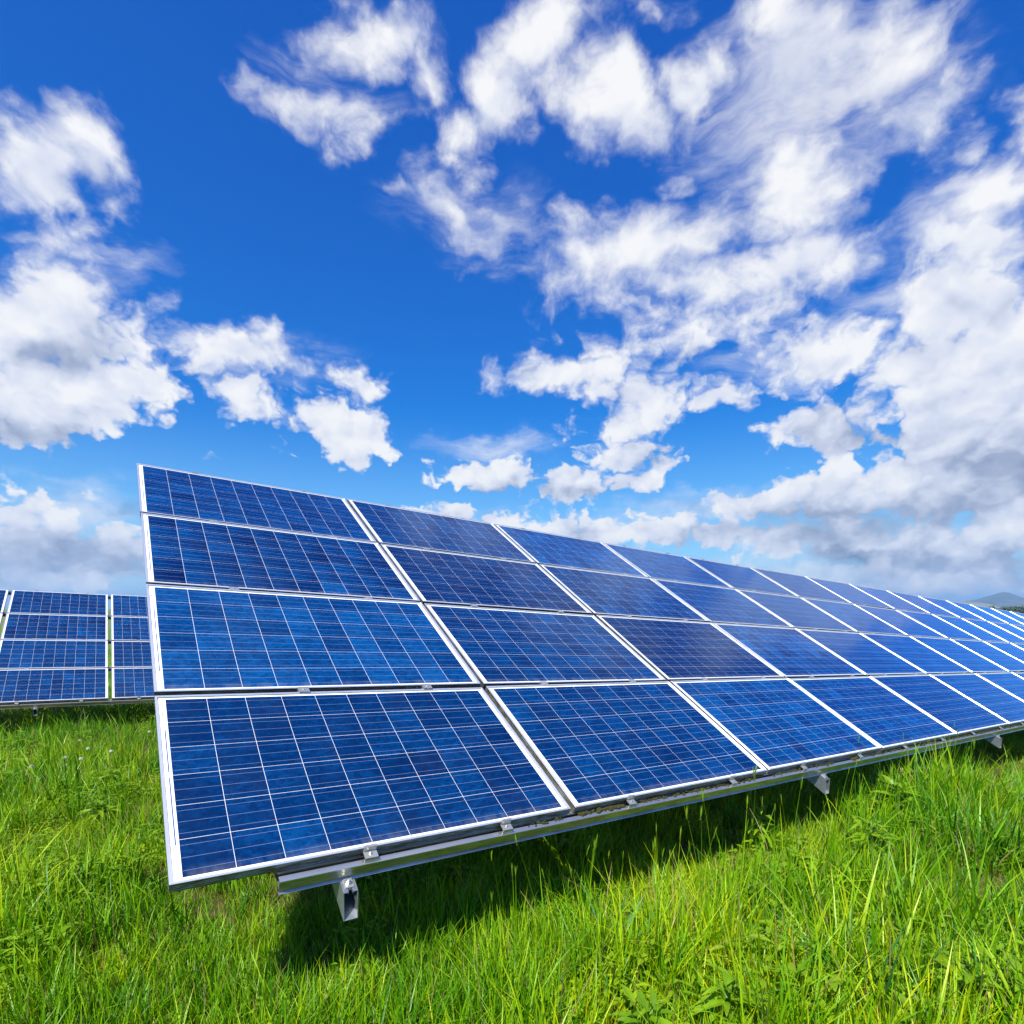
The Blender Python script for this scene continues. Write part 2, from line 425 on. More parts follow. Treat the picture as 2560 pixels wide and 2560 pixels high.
def make_cell():
    m, t, o = mat('polycrystalline_cell')
    c0 = obj_coord(t)
    c = t.v('ADD', c0, t.v('SCALE', (3.1, 7.7, 5.3), t.m('MULTIPLY', t.n('ShaderNodeObjectInfo').outputs['Random'], 9.0)))
    at = t.n('ShaderNodeAttribute', attribute_name='tone')
    tone, gw, _ = t.sep(at.outputs['Vector'])
    wv = t.v('ADD', c, t.v('SCALE', t.v('SUBTRACT', t.noise(c, 14, 3, 0.6, out=1), (0.5, 0.5, 0.5)), 0.02))
    vo = t.n('ShaderNodeTexVoronoi')
    t.put(vo.inputs['Vector'], t.v('MULTIPLY', wv, (1.0, 1.7, 1.0)))
    vo.inputs['Scale'].default_value = 42
    g1 = t.sep(vo.outputs['Color'])[0]
    vo2 = t.n('ShaderNodeTexVoronoi')
    t.put(vo2.inputs['Vector'], t.v('MULTIPLY', wv, (2.2, 1.0, 1.0)))
    vo2.inputs['Scale'].default_value = 95
    g2 = t.sep(vo2.outputs['Color'])[1]
    cl = t.noise(c, 9.0, 5, 0.6)
    streak = t.noise(t.v('MULTIPLY', c, (5, 75, 1)), 1.0, 3, 0.6)
    g = t.m('ADD', t.m('MULTIPLY', g1, 0.27), t.m('ADD', t.m('MULTIPLY', g2, 0.12), t.m('MULTIPLY', cl, 0.34)))
    g = t.m('ADD', g, t.m('MULTIPLY', streak, 0.10))
    val = t.m('MULTIPLY', t.m('ADD', g, 0.36), t.m('MULTIPLY', tone, 0.80))
    col = t.ramp(val, [(0.25, (0.0010, 0.0060, 0.036)), (0.55, (0.0010, 0.0180, 0.078)), (0.80, (0.0012, 0.0360, 0.135)), (1.0, (0.002, 0.056, 0.190))])
    # a thin veil of dust on the glass
    dust = t.noise(c, 1.6, 6, 0.7)
    edge = t.m('MULTIPLY', t.step(t.sep(c0)[1], 0.075, 0.018), t.step(t.noise(t.v('MULTIPLY', c, (9, 2, 1)), 2.0, 5, 0.65), 0.36, 0.68, 0.0, 0.16))
    col = t.mix(t.m('ADD', edge, t.step(dust, 0.45, 0.8, 0.0, 0.014)), col, (0.33, 0.32, 0.29))
    nrm = bump(t, t.noise(c, 220, 2, 0.5), 0.02, 0.001)
    crough = t.m('ADD', 0.075, t.m('MULTIPLY', dust, 0.06))
    p = principled(t, None, **{'Base Color': col, 'Metallic': 0.0, 'Roughness': 0.5, 'Specular IOR Level': 0.0,
                               'Coat Weight': 0.50, 'Coat Roughness': crough, 'Coat IOR': 1.27})
    # blue sheen of the anti-reflection coating, stronger at a shallow angle
    fr = t.n('ShaderNodeFresnel')
    fr.inputs['IOR'].default_value = 1.30
    gl = t.n('ShaderNodeBsdfGlossy')
    t.put(gl.inputs['Color'], t.v('SCALE', (0.07, 0.34, 0.90), fr.outputs[0]))
    t.put(gl.inputs['Roughness'], 0.16)
    ad = t.n('ShaderNodeAddShader')
    t.t.links.new(p.outputs[0], ad.inputs[0])
    t.t.links.new(gl.outputs[0], ad.inputs[1])
    t.t.links.new(ad.outputs[0], o.inputs[0])
    return m


def make_backsheet():
    m, t, o = mat('white_backsheet')
    c = obj_coord(t)
    d = t.noise(c, 5, 5, 0.6)
    col = t.mix(t.step(d, 0.5, 0.8, 0, 0.2), (0.83, 0.84, 0.86), (0.70, 0.69, 0.65))
    principled(t, o, **{'Base Color': col, 'Roughness': 0.5, 'Coat Weight': 1.0, 'Coat Roughness': 0.09, 'Coat IOR': 1.42})
    return m


def make_simple(name, col, rough=0.5, metal=0.0, var=0.12, scale=20):
    m, t, o = mat(name)
    n = t.noise(obj_coord(t), scale, 4, 0.6)
    cc = t.mix(n, tuple(x * (1 - var) for x in col), tuple(min(1, x * (1 + var)) for x in col))
    principled(t, o, **{'Base Color': cc, 'Roughness': rough, 'Metallic': metal})
    return m


def make_foliage(name, ramps, transl=0.45, rough=0.45):
    """ramps: stops of colour along the blade for random value 0 / 0.5 / 1"""
    m, t, o = mat(name)
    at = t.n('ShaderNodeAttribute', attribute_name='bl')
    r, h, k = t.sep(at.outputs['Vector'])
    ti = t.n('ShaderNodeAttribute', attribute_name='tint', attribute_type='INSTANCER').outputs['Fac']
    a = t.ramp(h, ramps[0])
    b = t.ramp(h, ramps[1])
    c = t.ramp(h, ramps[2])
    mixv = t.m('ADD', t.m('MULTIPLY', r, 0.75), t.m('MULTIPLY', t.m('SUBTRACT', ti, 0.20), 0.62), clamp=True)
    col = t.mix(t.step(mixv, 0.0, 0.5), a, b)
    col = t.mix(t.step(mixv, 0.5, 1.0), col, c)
    dry = t.ramp(h, [(0, (0.16, 0.11, 0.045)), (1, (0.30, 0.24, 0.09))])
    col = t.mix(k, col, dry)
    geo = t.n('ShaderNodeNewGeometry')
    p = principled(t, None, **{'Base Color': col, 'Roughness': rough, 'Specular IOR Level': 0.35})
    tr = t.n('ShaderNodeBsdfTranslucent')
    t.put(tr.inputs[0], t.mix(1.0, col, (1.25, 1.2, 0.5), 'MULTIPLY'))
    mx = t.n('ShaderNodeMixShader')
    mx.inputs[0].default_value = transl
    t.t.links.new(p.outputs[0], mx.inputs[1])
    t.t.links.new(tr.outputs[0], mx.inputs[2])
    t.t.links.new(mx.outputs[0], o.inputs[0])
    return m


M = {
    'alu': make_alu(), 'galv': make_galv(), 'rail': make_rail(), 'cell': make_cell(), 'back': make_backsheet(),
    'busbar': make_simple('tinned_busbar', (0.24, 0.32, 0.52), 0.4, 0.5),
    'ribbon': make_simple('tinned_ribbon', (0.10, 0.17, 0.36), 0.3, 0.5),
    'ink': make_simple('printed_ink', (0.05, 0.05, 0.07), 0.6),
    'clamp': make_simple('clamp_stainless', (0.62, 0.60, 0.55), 0.32, 0.8, 0.2, 60),
    'moss': make_simple('moss_green', (0.032, 0.033, 0.004), 1.0, 0, 0.7, 90),
    'seed': make_simple('dandelion_down', (0.60, 0.60, 0.55), 0.9),
    'black': make_simple('black_plastic', (0.02, 0.02, 0.02), 0.5),
}
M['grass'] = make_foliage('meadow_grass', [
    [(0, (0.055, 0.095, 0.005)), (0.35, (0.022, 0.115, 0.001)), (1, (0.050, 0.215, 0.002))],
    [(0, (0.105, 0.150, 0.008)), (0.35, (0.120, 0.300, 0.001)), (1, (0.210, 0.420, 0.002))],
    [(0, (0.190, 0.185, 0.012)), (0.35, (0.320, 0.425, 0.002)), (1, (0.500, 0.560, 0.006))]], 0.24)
M['leaf'] = make_foliage('weed_leaf', [
    [(0, (0.100, 0.22, 0.004)), (1, (0.140, 0.29, 0.006))],
    [(0, (0.165, 0.31, 0.004)), (1, (0.220, 0.38, 0.006))],
    [(0, (0.240, 0.38, 0.005)), (1, (0.320, 0.45, 0.010))]], 0.4)
M['broad'] = make_foliage('broad_grass_blade', [
    [(0, (0.035, 0.090, 0.010)), (0.4, (0.032, 0.150, 0.018)), (1, (0.065, 0.220, 0.050))],
    [(0, (0.045, 0.105, 0.010)), (0.4, (0.055, 0.210, 0.022)), (1, (0.095, 0.270, 0.055))],
    [(0, (0.070, 0.130, 0.010)), (0.4, (0.090, 0.250, 0.016)), (1, (0.160, 0.330, 0.045))]], 0.35)


# ------------------------------------------------------------------ object helpers
def tag(o, label=None, cat=None, group=None, kind=None):
    if label:
        o['label'] = label
    if cat:
        o['category'] = cat
    if group:
        o['group'] = group
    if kind:
        o['kind'] = kind
    return o


def link(name, me, parent=None, loc=None):
    o = bpy.data.objects.new(name, me)
    COL.objects.link(o)
    if parent is not None:
        o.parent = parent
    if loc is not None:
        o.location = loc
    return o


def mesh_from(name, verts, faces, material, smooth=False):
    me = bpy.data.meshes.new(name)
    me.from_pydata([tuple(v) for v in verts], [], faces)
    if material:
        me.materials.append(material)
    if smooth:
        me.polygons.foreach_set('use_smooth', [True] * len(me.polygons))
    me.update()
    return me


class MB:
    def __init__(self):
        self.v = []
        self.f = []

    def box(self, x0, x1, y0, y1, z0, z1):
        b = len(self.v)
        self.v += [(x0, y0, z0), (x1, y0, z0), (x1, y1, z0), (x0, y1, z0), (x0, y0, z1), (x1, y0, z1), (x1, y1, z1), (x0, y1, z1)]
        self.f += [tuple(b + i for i in q) for q in ((3, 2, 1, 0), (4, 5, 6, 7), (0, 1, 5, 4), (1, 2, 6, 5), (2, 3, 7, 6), (3, 0, 4, 7))]
        return self

    def extrude(self, prof, p0, p1, ax, ay, caps=True):
        """closed 2D profile swept from p0 to p1; ax, ay are the profile axes"""
        b = len(self.v)
        n = len(prof)
        for p in (p0, p1):
            for (x, y) in prof:
                self.v.append(tuple(Vector(p) + Vector(ax) * x + Vector(ay) * y))
        for i in range(n):
            j = (i + 1) % n
            self.f.append((b + i, b + j, b + n + j, b + n + i))
        if caps:
            self.f.append(tuple(b + i for i in range(n))[::-1])
            self.f.append(tuple(b + n + i for i in range(n)))
        return self

    def prism(self, cx, cy, r, z0, z1, n=6, rot=0):
        prof = [(r * math.cos(rot + 2 * math.pi * i / n), r * math.sin(rot + 2 * math.pi * i / n)) for i in range(n)]
        return self.extrude(prof, (cx, cy, z0), (cx, cy, z1), (1, 0, 0), (0, 1, 0))

    def mesh(self, name, material, smooth=False):
        me = mesh_from(name, self.v, self.f, material, smooth)
        bm = bmesh.new()
        bm.from_mesh(me)
        bmesh.ops.recalc_face_normals(bm, faces=bm.faces)
        bm.to_mesh(me)
        bm.free()
        return me


def thick(path, w):
    """outline of an open polyline with thickness w (offset to its left)"""
    pts = [Vector(p) for p in path]
    off = []
    for i, p in enumerate(pts):
        if i == 0:
            d = (pts[1] - p).normalized()
            nn = Vector((-d.y, d.x))
            off.append(p + nn * w)
        elif i == len(pts) - 1:
            d = (p - pts[i - 1]).normalized()
            off.append(p + Vector((-d.y, d.x)) * w)
        else:
            a = (p - pts[i - 1]).normalized()
            b = (pts[i + 1] - p).normalized()
            na = Vector((-a.y, a.x))
            nb = Vector((-b.y, b.x))
            bis = (na + nb).normalized()
            off.append(p + bis * (w / max(0.3, bis.dot(na))))
    return [tuple(p) for p in pts] + [tuple(p) for p in reversed(off)]


# ------------------------------------------------------------------ ground, mountain, far wood
def make_ground():
    rs = np.concatenate([np.linspace(0.0, 14, 57)[1:], np.geomspace(14.5, 9300, 60)])
    na = 144
    verts = [(0, 0, gz(0, 0))]
    for r in rs:
        a = np.linspace(0, 2 * math.pi, na, endpoint=False)
        x = r * np.cos(a)
        y = r * np.sin(a)
        z = ground_z(x, y)
        verts += list(zip(x, y, z))
    faces = [(0, 1 + i, 1 + (i + 1) % na) for i in range(na)]
    for k in range(len(rs) - 1):
        b0 = 1 + k * na
        b1 = b0 + na
        faces += [(b0 + i, b1 + i, b1 + (i + 1) % na, b0 + (i + 1) % na) for i in range(na)]
    m, t, o = mat('meadow_soil')
    c = obj_coord(t)
    n1 = t.noise(c, 7.0, 6, 0.65)
    n2 = t.noise(c, 0.35, 5, 0.6)
    n3 = t.noise(c, 45.0, 4, 0.65)
    n4 = t.noise(c, 0.004, 5, 0.6)
    n5 = t.noise(t.v('MULTIPLY', c, (1, 1, 0.2)), 130.0, 3, 0.7)
    soil = t.mix(n5, (0.020, 0.014, 0.006), (0.135, 0.100, 0.045))
    thatch = t.mix(n5, (0.035, 0.045, 0.008), (0.150, 0.140, 0.040))
    near = t.mix(t.step(n1, 0.40, 0.66), soil, thatch)
    far = t.mix(n2, (0.045, 0.11, 0.010), (0.10, 0.18, 0.018))
    far = t.mix(t.step(n4, 0.40, 0.62), far, (0.19, 0.16, 0.085))
    geo = t.n('ShaderNodeNewGeometry')
    dist = t.v('LENGTH', geo.outputs['Position'])
    col = t.mix(t.step(dist, 12.0, 40.0), near, far)
    principled(t, o, **{'Base Color': col, 'Roughness': 0.95, 'Specular IOR Level': 0.1, 'Normal': bump(t, n3, 0.6, 0.02)})
    g = link('ground', mesh_from('ground', verts, faces, m, True))
    tag(g, kind='structure')


make_ground()


# ------------------------------------------------------------------ far hills, wood
def polar(az, d, z=0.0):
    return (d * math.sin(R(az)), d * math.cos(R(az)), z)


def make_mountain(name, az0, az1, dist, depth, prof, col_a, col_b, label, seed):
    """ridge: prof gives crest height over azimuth; front and back slopes with gullies"""
    qn = np.random.default_rng(seed)
    na, nd = 90, 22
    base = float(ground_z(*polar((az0 + az1) / 2, dist)[:2])) - 3
    verts, faces = [], []
    for i in range(na + 1):
        az_ = az0 + (az1 - az0) * i / na
        hgt = np.interp(az_, [p[0] for p in prof], [p[1] for p in prof])
        for j in range(nd + 1):
            t = j / nd * 2 - 1
            d = dist + depth * t
            s = max(0.0, 1 - abs(t)) ** 1.25
            x, y, _ = polar(az_, d)
            g = 0.10 * hgt * float(patchy(np.array(x), np.array(y), 0.008, seed)) * min(1, 3 * s) * (1 - s)
            g += 0.05 * hgt * float(patchy(np.array(x), np.array(y), 0.022, seed + 1)) * min(1, 3 * s) * (1 - s * 0.7)
            verts.append((x, y, base + max(0, hgt * s + g)))
    for i in range(na):
        for j in range(nd):
            a = i * (nd + 1) + j
            faces.append((a, a + 1, a + nd + 2, a + nd + 1))
    m, t, o = mat(name + '_cover')
    c = obj_coord(t)
    n = t.noise(c, 0.006, 6, 0.62)
    principled(t, o, **{'Base Color': t.mix(t.step(n, 0.4, 0.6), col_a, col_b), 'Roughness': 0.95, 'Specular IOR Level': 0.1})
    ob = link(name, mesh_from(name, verts, faces, m, True))
    tag(ob, label, kind='structure')
    return ob


make_mountain('mountain', 36.0, 56.0, 7000, 1500, [(36, 25), (38, 62), (39.5, 96), (40.3, 128), (41.0, 164), (41.4, 158), (42.2, 112), (43.5, 92), (46, 120), (50, 70), (56, 20)],
              (0.045, 0.060, 0.040), (0.10, 0.095, 0.060), 'hazy blue cone-shaped mountain on the horizon', 51)
make_mountain('hill', 30.0, 42.2, 4300, 900, [(30, 22), (35, 48), (38, 52), (39.2, 50), (40.2, 40), (41.0, 20), (41.6, 8), (42.2, 0)],
              (0.24, 0.19, 0.12), (0.17, 0.17, 0.07), 'pale brown hill slope in front of the mountain', 61)
make_mountain('hill', 41.4, 58.0, 4500, 800, [(41.4, 0), (42.0, 22), (43, 34), (48, 40), (58, 12)],
              (0.25, 0.18, 0.13), (0.18, 0.16, 0.08), 'low brown hill at the right foot of the mountain', 67)


def make_wood():
    v, f = [], []
    qq = np.random.default_rng(12)
    for k in range(420):
        az_ = 38.0 + 20 * qq.random()
        d = 680 + 140 * qq.random()
        x, y, _ = polar(az_, d)
        g = gz(x, y)
        H = 6.0 + 2.4 * qq.random()
        w = 2.0 + 2.0 * qq.random()
        for c in range(14):                      # each crown a heap of small leafy clumps
            a = qq.random() * 6.283
            rr = w * math.sqrt(qq.random()) * 0.8
            cz = g + H * (0.25 + 0.65 * qq.random())
            s = w * (0.25 + 0.3 * qq.random())
            b0 = len(v)
            cx_, cy_ = x + rr * math.cos(a), y + rr * math.sin(a)
            for (p0, p1, p2) in ((1, 0, 0), (-1, 0, 0), (0, 1, 0), (0, -1, 0), (0, 0, 1), (0, 0, -1)):
                j = 0.7 + 0.6 * qq.random()
                v.append((cx_ + p0 * s * j, cy_ + p1 * s * j, cz + p2 * s * j))
            f += [tuple(b0 + i for i in t) for t in ((0, 2, 4), (2, 1, 4), (1, 3, 4), (3, 0, 4), (2, 0, 5), (1, 2, 5), (3, 1, 5), (0, 3, 5))]
        b0 = len(v)
        v += [(x - 0.2, y, g), (x + 0.2, y, g), (x, y + 0.2, g), (x, y, g + H * 0.6)]
        f += [(b0, b0 + 1, b0 + 3), (b0 + 1, b0 + 2, b0 + 3), (b0 + 2, b0, b0 + 3)]
    m = make_simple('dark_foliage', (0.030, 0.050, 0.018), 0.9, 0, 0.5, 0.4)
    o = link('far_wood', mesh_from('far_wood', v, f, m))
    tag(o, 'dark strip of distant woodland below the mountain', 'wood', kind='stuff')


make_wood()


def make_haze():
    b = MB().box(-9600, 9600, -9600, 9600, -9.0, 190.0)
    m, t, o = mat('air')
    pv = t.n('ShaderNodeVolumePrincipled')
    pv.inputs['Color'].default_value = (0.34, 0.64, 1.0, 1)
    pv.inputs['Density'].default_value = 1.6e-4
    pv.inputs['Anisotropy'].default_value = 0.2
    t.t.links.new(pv.outputs[0], o.inputs['Volume'])
    ob = link('haze', b.mesh('haze', m))
    tag(ob, 'thin blue haze over the distance', kind='stuff')


make_haze()


# ------------------------------------------------------------------ solar arrays
PW, PH = 1.65, 0.99
PU, PV = 1.675, 1.015
CELL = 0.1575
BX, BY = (PW - 10 * CELL) / 2, (PH - 6 * CELL) / 2


def frame_mesh():
    prof = [(0.0, -0.040)]
    for g in (-0.031, -0.022, -0.013):
        prof += [(0.0, g - 0.0011), (0.0013, g), (0.0, g + 0.0011)]
    prof += [(0.0, -0.0010), (0.0010, 0.0), (0.0088, 0.0), (0.0130, -0.0058), (0.0130, -0.0110), (0.0022, -0.0110), (0.0022, -0.0380), (0.024, -0.0380), (0.024, -0.040)]
    corners = [((0, 0), (1, 1)), ((PW, 0), (-1, 1)), ((PW, PH), (-1, -1)), ((0, PH), (1, -1))]
    v = []
    f = []
    n = len(prof)
    for (cx, cy), (sx, sy) in corners:
        for d, z in prof:
            v.append((cx + sx * d, cy + sy * d, z))
    for k in range(4):
        a = k * n
        b = ((k + 1) % 4) * n
        for i in range(n):
            j = (i + 1) % n
            f.append((a + i, b + i, b + j, a + j))
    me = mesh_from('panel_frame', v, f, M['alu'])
    bm = bmesh.new()
    bm.from_mesh(me)
    bmesh.ops.recalc_face_normals(bm, faces=bm.faces)
    bm.to_mesh(me)
    bm.free()
    return me


FRAME_ME = frame_mesh()
BACK_ME = MB().box(0.003, PW - 0.003, 0.003, PH - 0.003, -0.0100, -0.0062).mesh('backsheet', M['back'])


def busbar_mesh():
    b = MB()
    for j in range(6):
        for q in (1 / 6, 0.5, 5 / 6):
            y = BY + CELL * (j + q)
            b.box(BX - 0.006, PW - BX + 0.006, y - 0.0006, y + 0.0006, -0.00605, -0.00590)
    return b.mesh('busbars', M['busbar'])


BUS_ME = busbar_mesh()


def ribbon_meshes():
    out = []
    xl = BX - 0.0125
    for (x, a, b) in ((xl, 0.86, 2.92), (xl, 3.10, 4.70), (PW - BX + 0.0085, 0.45, 2.15), (PW - BX + 0.0085, 2.45, 3.85), (PW - BX + 0.0085, 4.05, 5.75)):
        out.append(MB().box(x, x + 0.0042, BY + a * CELL, BY + b * CELL, -0.0061, -0.0059).mesh('ribbon', M['ribbon']))
    return out


RIB_ME = ribbon_meshes()


def label_mesh():
    b = MB()
    x0 = BX - 0.019
    y = BY + 5.28 * CELL
    for k, w in enumerate((0.0022, 0.0008, 0.0016, 0.0008, 0.0008, 0.0020, 0.0010, 0.0024)):
        b.box(x0, x0 + 0.0075, y, y + w, -0.0061, -0.0059)
        y += w + 0.0016
    return b.mesh('barcode', M['ink'])


LABEL_ME = label_mesh()
CELL_TH = 0.00012


def cell_block(cells, tones):
    """cells: list of (i, j); tones: 4 corner tones each"""
    v = []
    f = []
    at = []
    g = 0.00072
    for (i, j), tn in zip(cells, tones):
        x0 = BX + i * CELL + g
        x1 = BX + (i + 1) * CELL - g
        y0 = BY + j * CELL + g
        y1 = BY + (j + 1) * CELL - g
        b = len(v)
        zt, zb = -0.0061 + CELL_TH, -0.0061
        v += [(x0, y0, zt), (x1, y0, zt), (x1, y1, zt), (x0, y1, zt), (x0, y0, zb), (x1, y0, zb), (x1, y1, zb), (x0, y1, zb)]
        f += [(b, b + 1, b + 2, b + 3), (b + 4, b + 5, b + 1, b), (b + 5, b + 6, b + 2, b + 1), (b + 6, b + 7, b + 3, b + 2), (b + 7, b + 4, b, b + 3)]
        at += list(tn) + list(tn)
    me = mesh_from('cell', v, f, M['cell'])
    a = me.attributes.new('tone', 'FLOAT_VECTOR', 'POINT')
    arr = np.zeros((len(v), 3), np.float32)
    arr[:, 0] = at
    a.data.foreach_set('vector', arr.ravel())
    return me


def rail_mesh(length):
    # hat channel open at the top, two lips, feet turned outwards: (v, n) outline
    path = [(-0.020, -0.052), (-0.020, -0.0432), (-0.0435, -0.0432), (-0.0440, -0.0980), (-0.0530, -0.1010)]
    path2 = [(0.032, -0.1010), (0.023, -0.0980), (0.0225, -0.0432), (-0.004, -0.0432), (-0.004, -0.052)]
    b = MB()
    ax, ay = (0, 1, 0), (0, 0, 1)
    b.extrude(thick(path, 0.0022), (0, 0, 0), (length, 0, 0), ax, ay)
    b.extrude(thick(path2, 0.0022), (0, 0, 0), (length, 0, 0), ax, ay)
    b.extrude([(-0.042, -0.0815), (0.0215, -0.0815), (0.0215, -0.084), (-0.042, -0.084)], (0, 0, 0), (length, 0, 0), ax, ay)
    return b.mesh('rail', M['rail'])


def clamp_meshes():
    w = 0.026
    prof = thick([(0.0065, 0.0030), (-0.0016, 0.0030), (-0.0016, -0.0205), (-0.0330, -0.0225), (-0.0345, -0.0425)], -0.0024)
    body = MB().extrude(prof, (-w, 0, 0), (w, 0, 0), (0, 1, 0), (0, 0, 1)).mesh('clamp_body', M['clamp'])
    b = MB().prism(0, -0.016, 0.0085, -0.0225, -0.0205, 12).prism(0, -0.016, 0.0062, -0.0205, -0.0145, 6).prism(0, -0.016, 0.0034, -0.0145, -0.0105, 8)
    bolt = b.mesh('bolt', M['clamp'])
    g = MB()
    g.box(-w, w, -0.0075, 0.0325, 0.0006, 0.0030)
    g.box(-w, w, 0.0030, 0.0218, -0.018, 0.0005)
    mid = g.mesh('gap_clip', M['clamp'])
    gb = MB().prism(0, 0.0125, 0.0055, 0.0031, 0.0065, 6).mesh('bolt', M['clamp'])
    top = MB().extrude(thick([(PH - 0.0065, 0.0030), (PH + 0.0018, 0.0030), (PH + 0.0018, -0.0405), (PH + 0.022, -0.0405)], 0.0024), (-w, 0, 0), (w, 0, 0), (0, 1, 0), (0, 0, 1)).mesh('top_clip', M['clamp'])
    return body, bolt, mid, gb, top


CLAMP = clamp_meshes()


def rafter_mesh(length):
    # C section open upwards with lips; (u, n) outline, plumb-cut lower end
    w, h, t = 0.027, 0.092, 0.0026
    n0 = -0.1035
    outl = thick([(-0.008, n0 - 0.012), (-0.008, n0), (-w, n0), (-w, n0 - h), (w, n0 - h), (w, n0), (0.008, n0), (0.008, n0 - 0.012)], t)
    b = MB()
    b.extrude(outl, (0, -0.16, 0), (0, length, 0), (1, 0, 0), (0, 0, 1))
    # upper edge set back at the end, as if notched
    vs = []
    for (x, y, z) in b.v:
        if y < 0:
            y = -0.105 - 0.055 * min(1, max(0, (n0 - 0.030 - z) / 0.028))
        vs.append((x, y, z))
    b.v = vs
    return b.mesh('rafter', M['galv'])


def saddle_meshes():
    b = MB()
    b.box(-0.0165, 0.0165, -0.088, -0.0450, -0.1030, -0.0985)
    b.box(-0.0165, 0.0165, -0.088, -0.0835, -0.1160, -0.1030)
    b.box(-0.0165, 0.0165, -0.0545, -0.0450, -0.0985, -0.0950)
    s = b.mesh('saddle', M['clamp'])
    k = MB().prism(0, -0.068, 0.0110, -0.0985, -0.0965, 12).prism(0, -0.068, 0.0085, -0.0965, -0.0885, 6).prism(0, -0.068, 0.0045, -0.0885, -0.0800, 8)
    return s, k.mesh('bolt', M['clamp'])


SADDLE = saddle_meshes()


def tones_for(style, r, i, j):
    base = 1.0 + 0.10 * r.standard_normal()
    if style == 'banded':          # cells whose right side runs darker
        base = 1.0 + 0.16 * r.standard_normal()
        g = 0.10 + 0.22 * r.random()
        return [base + g * 0.6, base - g, base - g, base + g * 0.6]
    if style == 'bright':
        base = 1.16 + 0.13 * r.standard_normal()
        return [base + 0.05 * r.standard_normal() for _ in range(4)]
    if style == 'dark':
        base = 0.72 + 0.09 * r.standard_normal()
        return [base + 0.04 * r.standard_normal() for _ in range(4)]
    return [base + 0.06 * r.standard_normal() for _ in range(4)]


def build_array(origin, U, V, cols, single, styles, first_rail_u, rafters, gap, label, jit, clamp_first=None):
    N = U.cross(V).normalized()
    rot = Matrix((U, V, N)).transposed()
    foot = Vector((origin.x, origin.y, gz(origin.x, origin.y)))
    root = bpy.data.objects.new('solar_array', None)
    COL.objects.link(root)
    root.matrix_world = Matrix.Translation(foot) @ rot.to_4x4()
    root.empty_display_size = 0.3
    tag(root, label, 'solar array')
    off = rot.transposed() @ (origin - foot)
    pitch = PW + gap
    r = np.random.default_rng(jit)
    c0, c1 = cols
    for i in range(c0, c1):
        for j in range(4):
            u0 = i * pitch
            v0 = j * PV
            p = link('solar_panel', BACK_ME, root)
            p.location = off + Vector((u0 + r.normal(0, 0.0008), v0 + r.normal(0, 0.0008), 0))
            p.rotation_euler = (r.normal(0, 0.0022), r.normal(0, 0.0016), r.normal(0, 0.0005))
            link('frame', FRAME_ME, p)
            st = styles.get((i, j)) or r.choice(['plain', 'plain', 'plain', 'banded', 'bright', 'dark'], p=[.3, .2, .2, .12, .13, .05])
            cells = [(a, b) for b in range(6) for a in range(10)]
            pf = 1.0 + r.normal(0, 0.055)
            tn = [[pf * z for z in tones_for(st, r, a, b)] for (a, b) in cells]
            if (i, j) in single:
                for c, q in zip(cells, tn):
                    link('cell', cell_block([c], [q]), p)
            else:
                o = link('cell_sheet', cell_block(cells, tn), p)
                tag(o, kind='stuff')
            tag(link('busbars', BUS_ME, p), kind='stuff')
            for me in RIB_ME:
                link('ribbon', me, p)
            link('barcode', LABEL_ME, p)
            # clamps
            us = [0.40, 1.265]
            if j == 0:
                if clamp_first and (i == c0):
                    us = list(clamp_first)
                for cu in us:
                    q = link('clamp', CLAMP[0], root, off + Vector((u0 + cu + r.normal(0, 0.015), v0, 0)))
                    link('bolt', CLAMP[1], q)
            if j < 3:
                us2 = [0.62, 1.27] if (j == 0 and i == c0) else [0.43, 1.27]
                for cu in us2:
                    q = link('gap_clip', CLAMP[2], root, off + Vector((u0 + cu + r.normal(0, 0.02), v0 + PH, 0)))
                    link('bolt', CLAMP[3], q)
            else:
                for cu in (0.40, 1.275):
                    link('top_clip', CLAMP[4], root, off + Vector((u0 + cu, v0, 0)))
    ulen = (c1 - 1) * pitch + PW
    u_start = first_rail_u
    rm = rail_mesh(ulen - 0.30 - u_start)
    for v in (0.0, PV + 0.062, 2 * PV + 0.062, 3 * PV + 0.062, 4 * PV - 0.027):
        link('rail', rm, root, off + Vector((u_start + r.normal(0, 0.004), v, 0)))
    raf = rafter_mesh(4.16)
    up = rot.transposed() @ Vector((0, 0, 1))
    for ru in rafters:
        q = link('rafter', raf, root, off + Vector((ru, 0, 0)))
        s = link('saddle', SADDLE[0], q)
        link('saddle_bolt', SADDLE[1], q)
        for pv in (1.75, 3.35):
            top = Vector((ru, pv, -0.150))
            wtop = origin + U * top.x + V * top.y + N * top.z
            hgt = wtop.z - gz(wtop.x, wtop.y) + 0.3
            # vertical C post beside the rafter
            axx = Vector((1, 0, 0)) - up * up.x
            axx.normalize()
            axy = up.cross(axx)
            prof = thick([(0.030, -0.018), (0.030, -0.045), (0.086, -0.045), (0.086, 0.045), (0.030, 0.045), (0.030, 0.018)], 0.003)
            b = MB().extrude(prof, top - up * hgt, top + up * 0.03, axx, axy)
            link('post', b.mesh('post', M['galv']), root, off)
    return root, off, rot


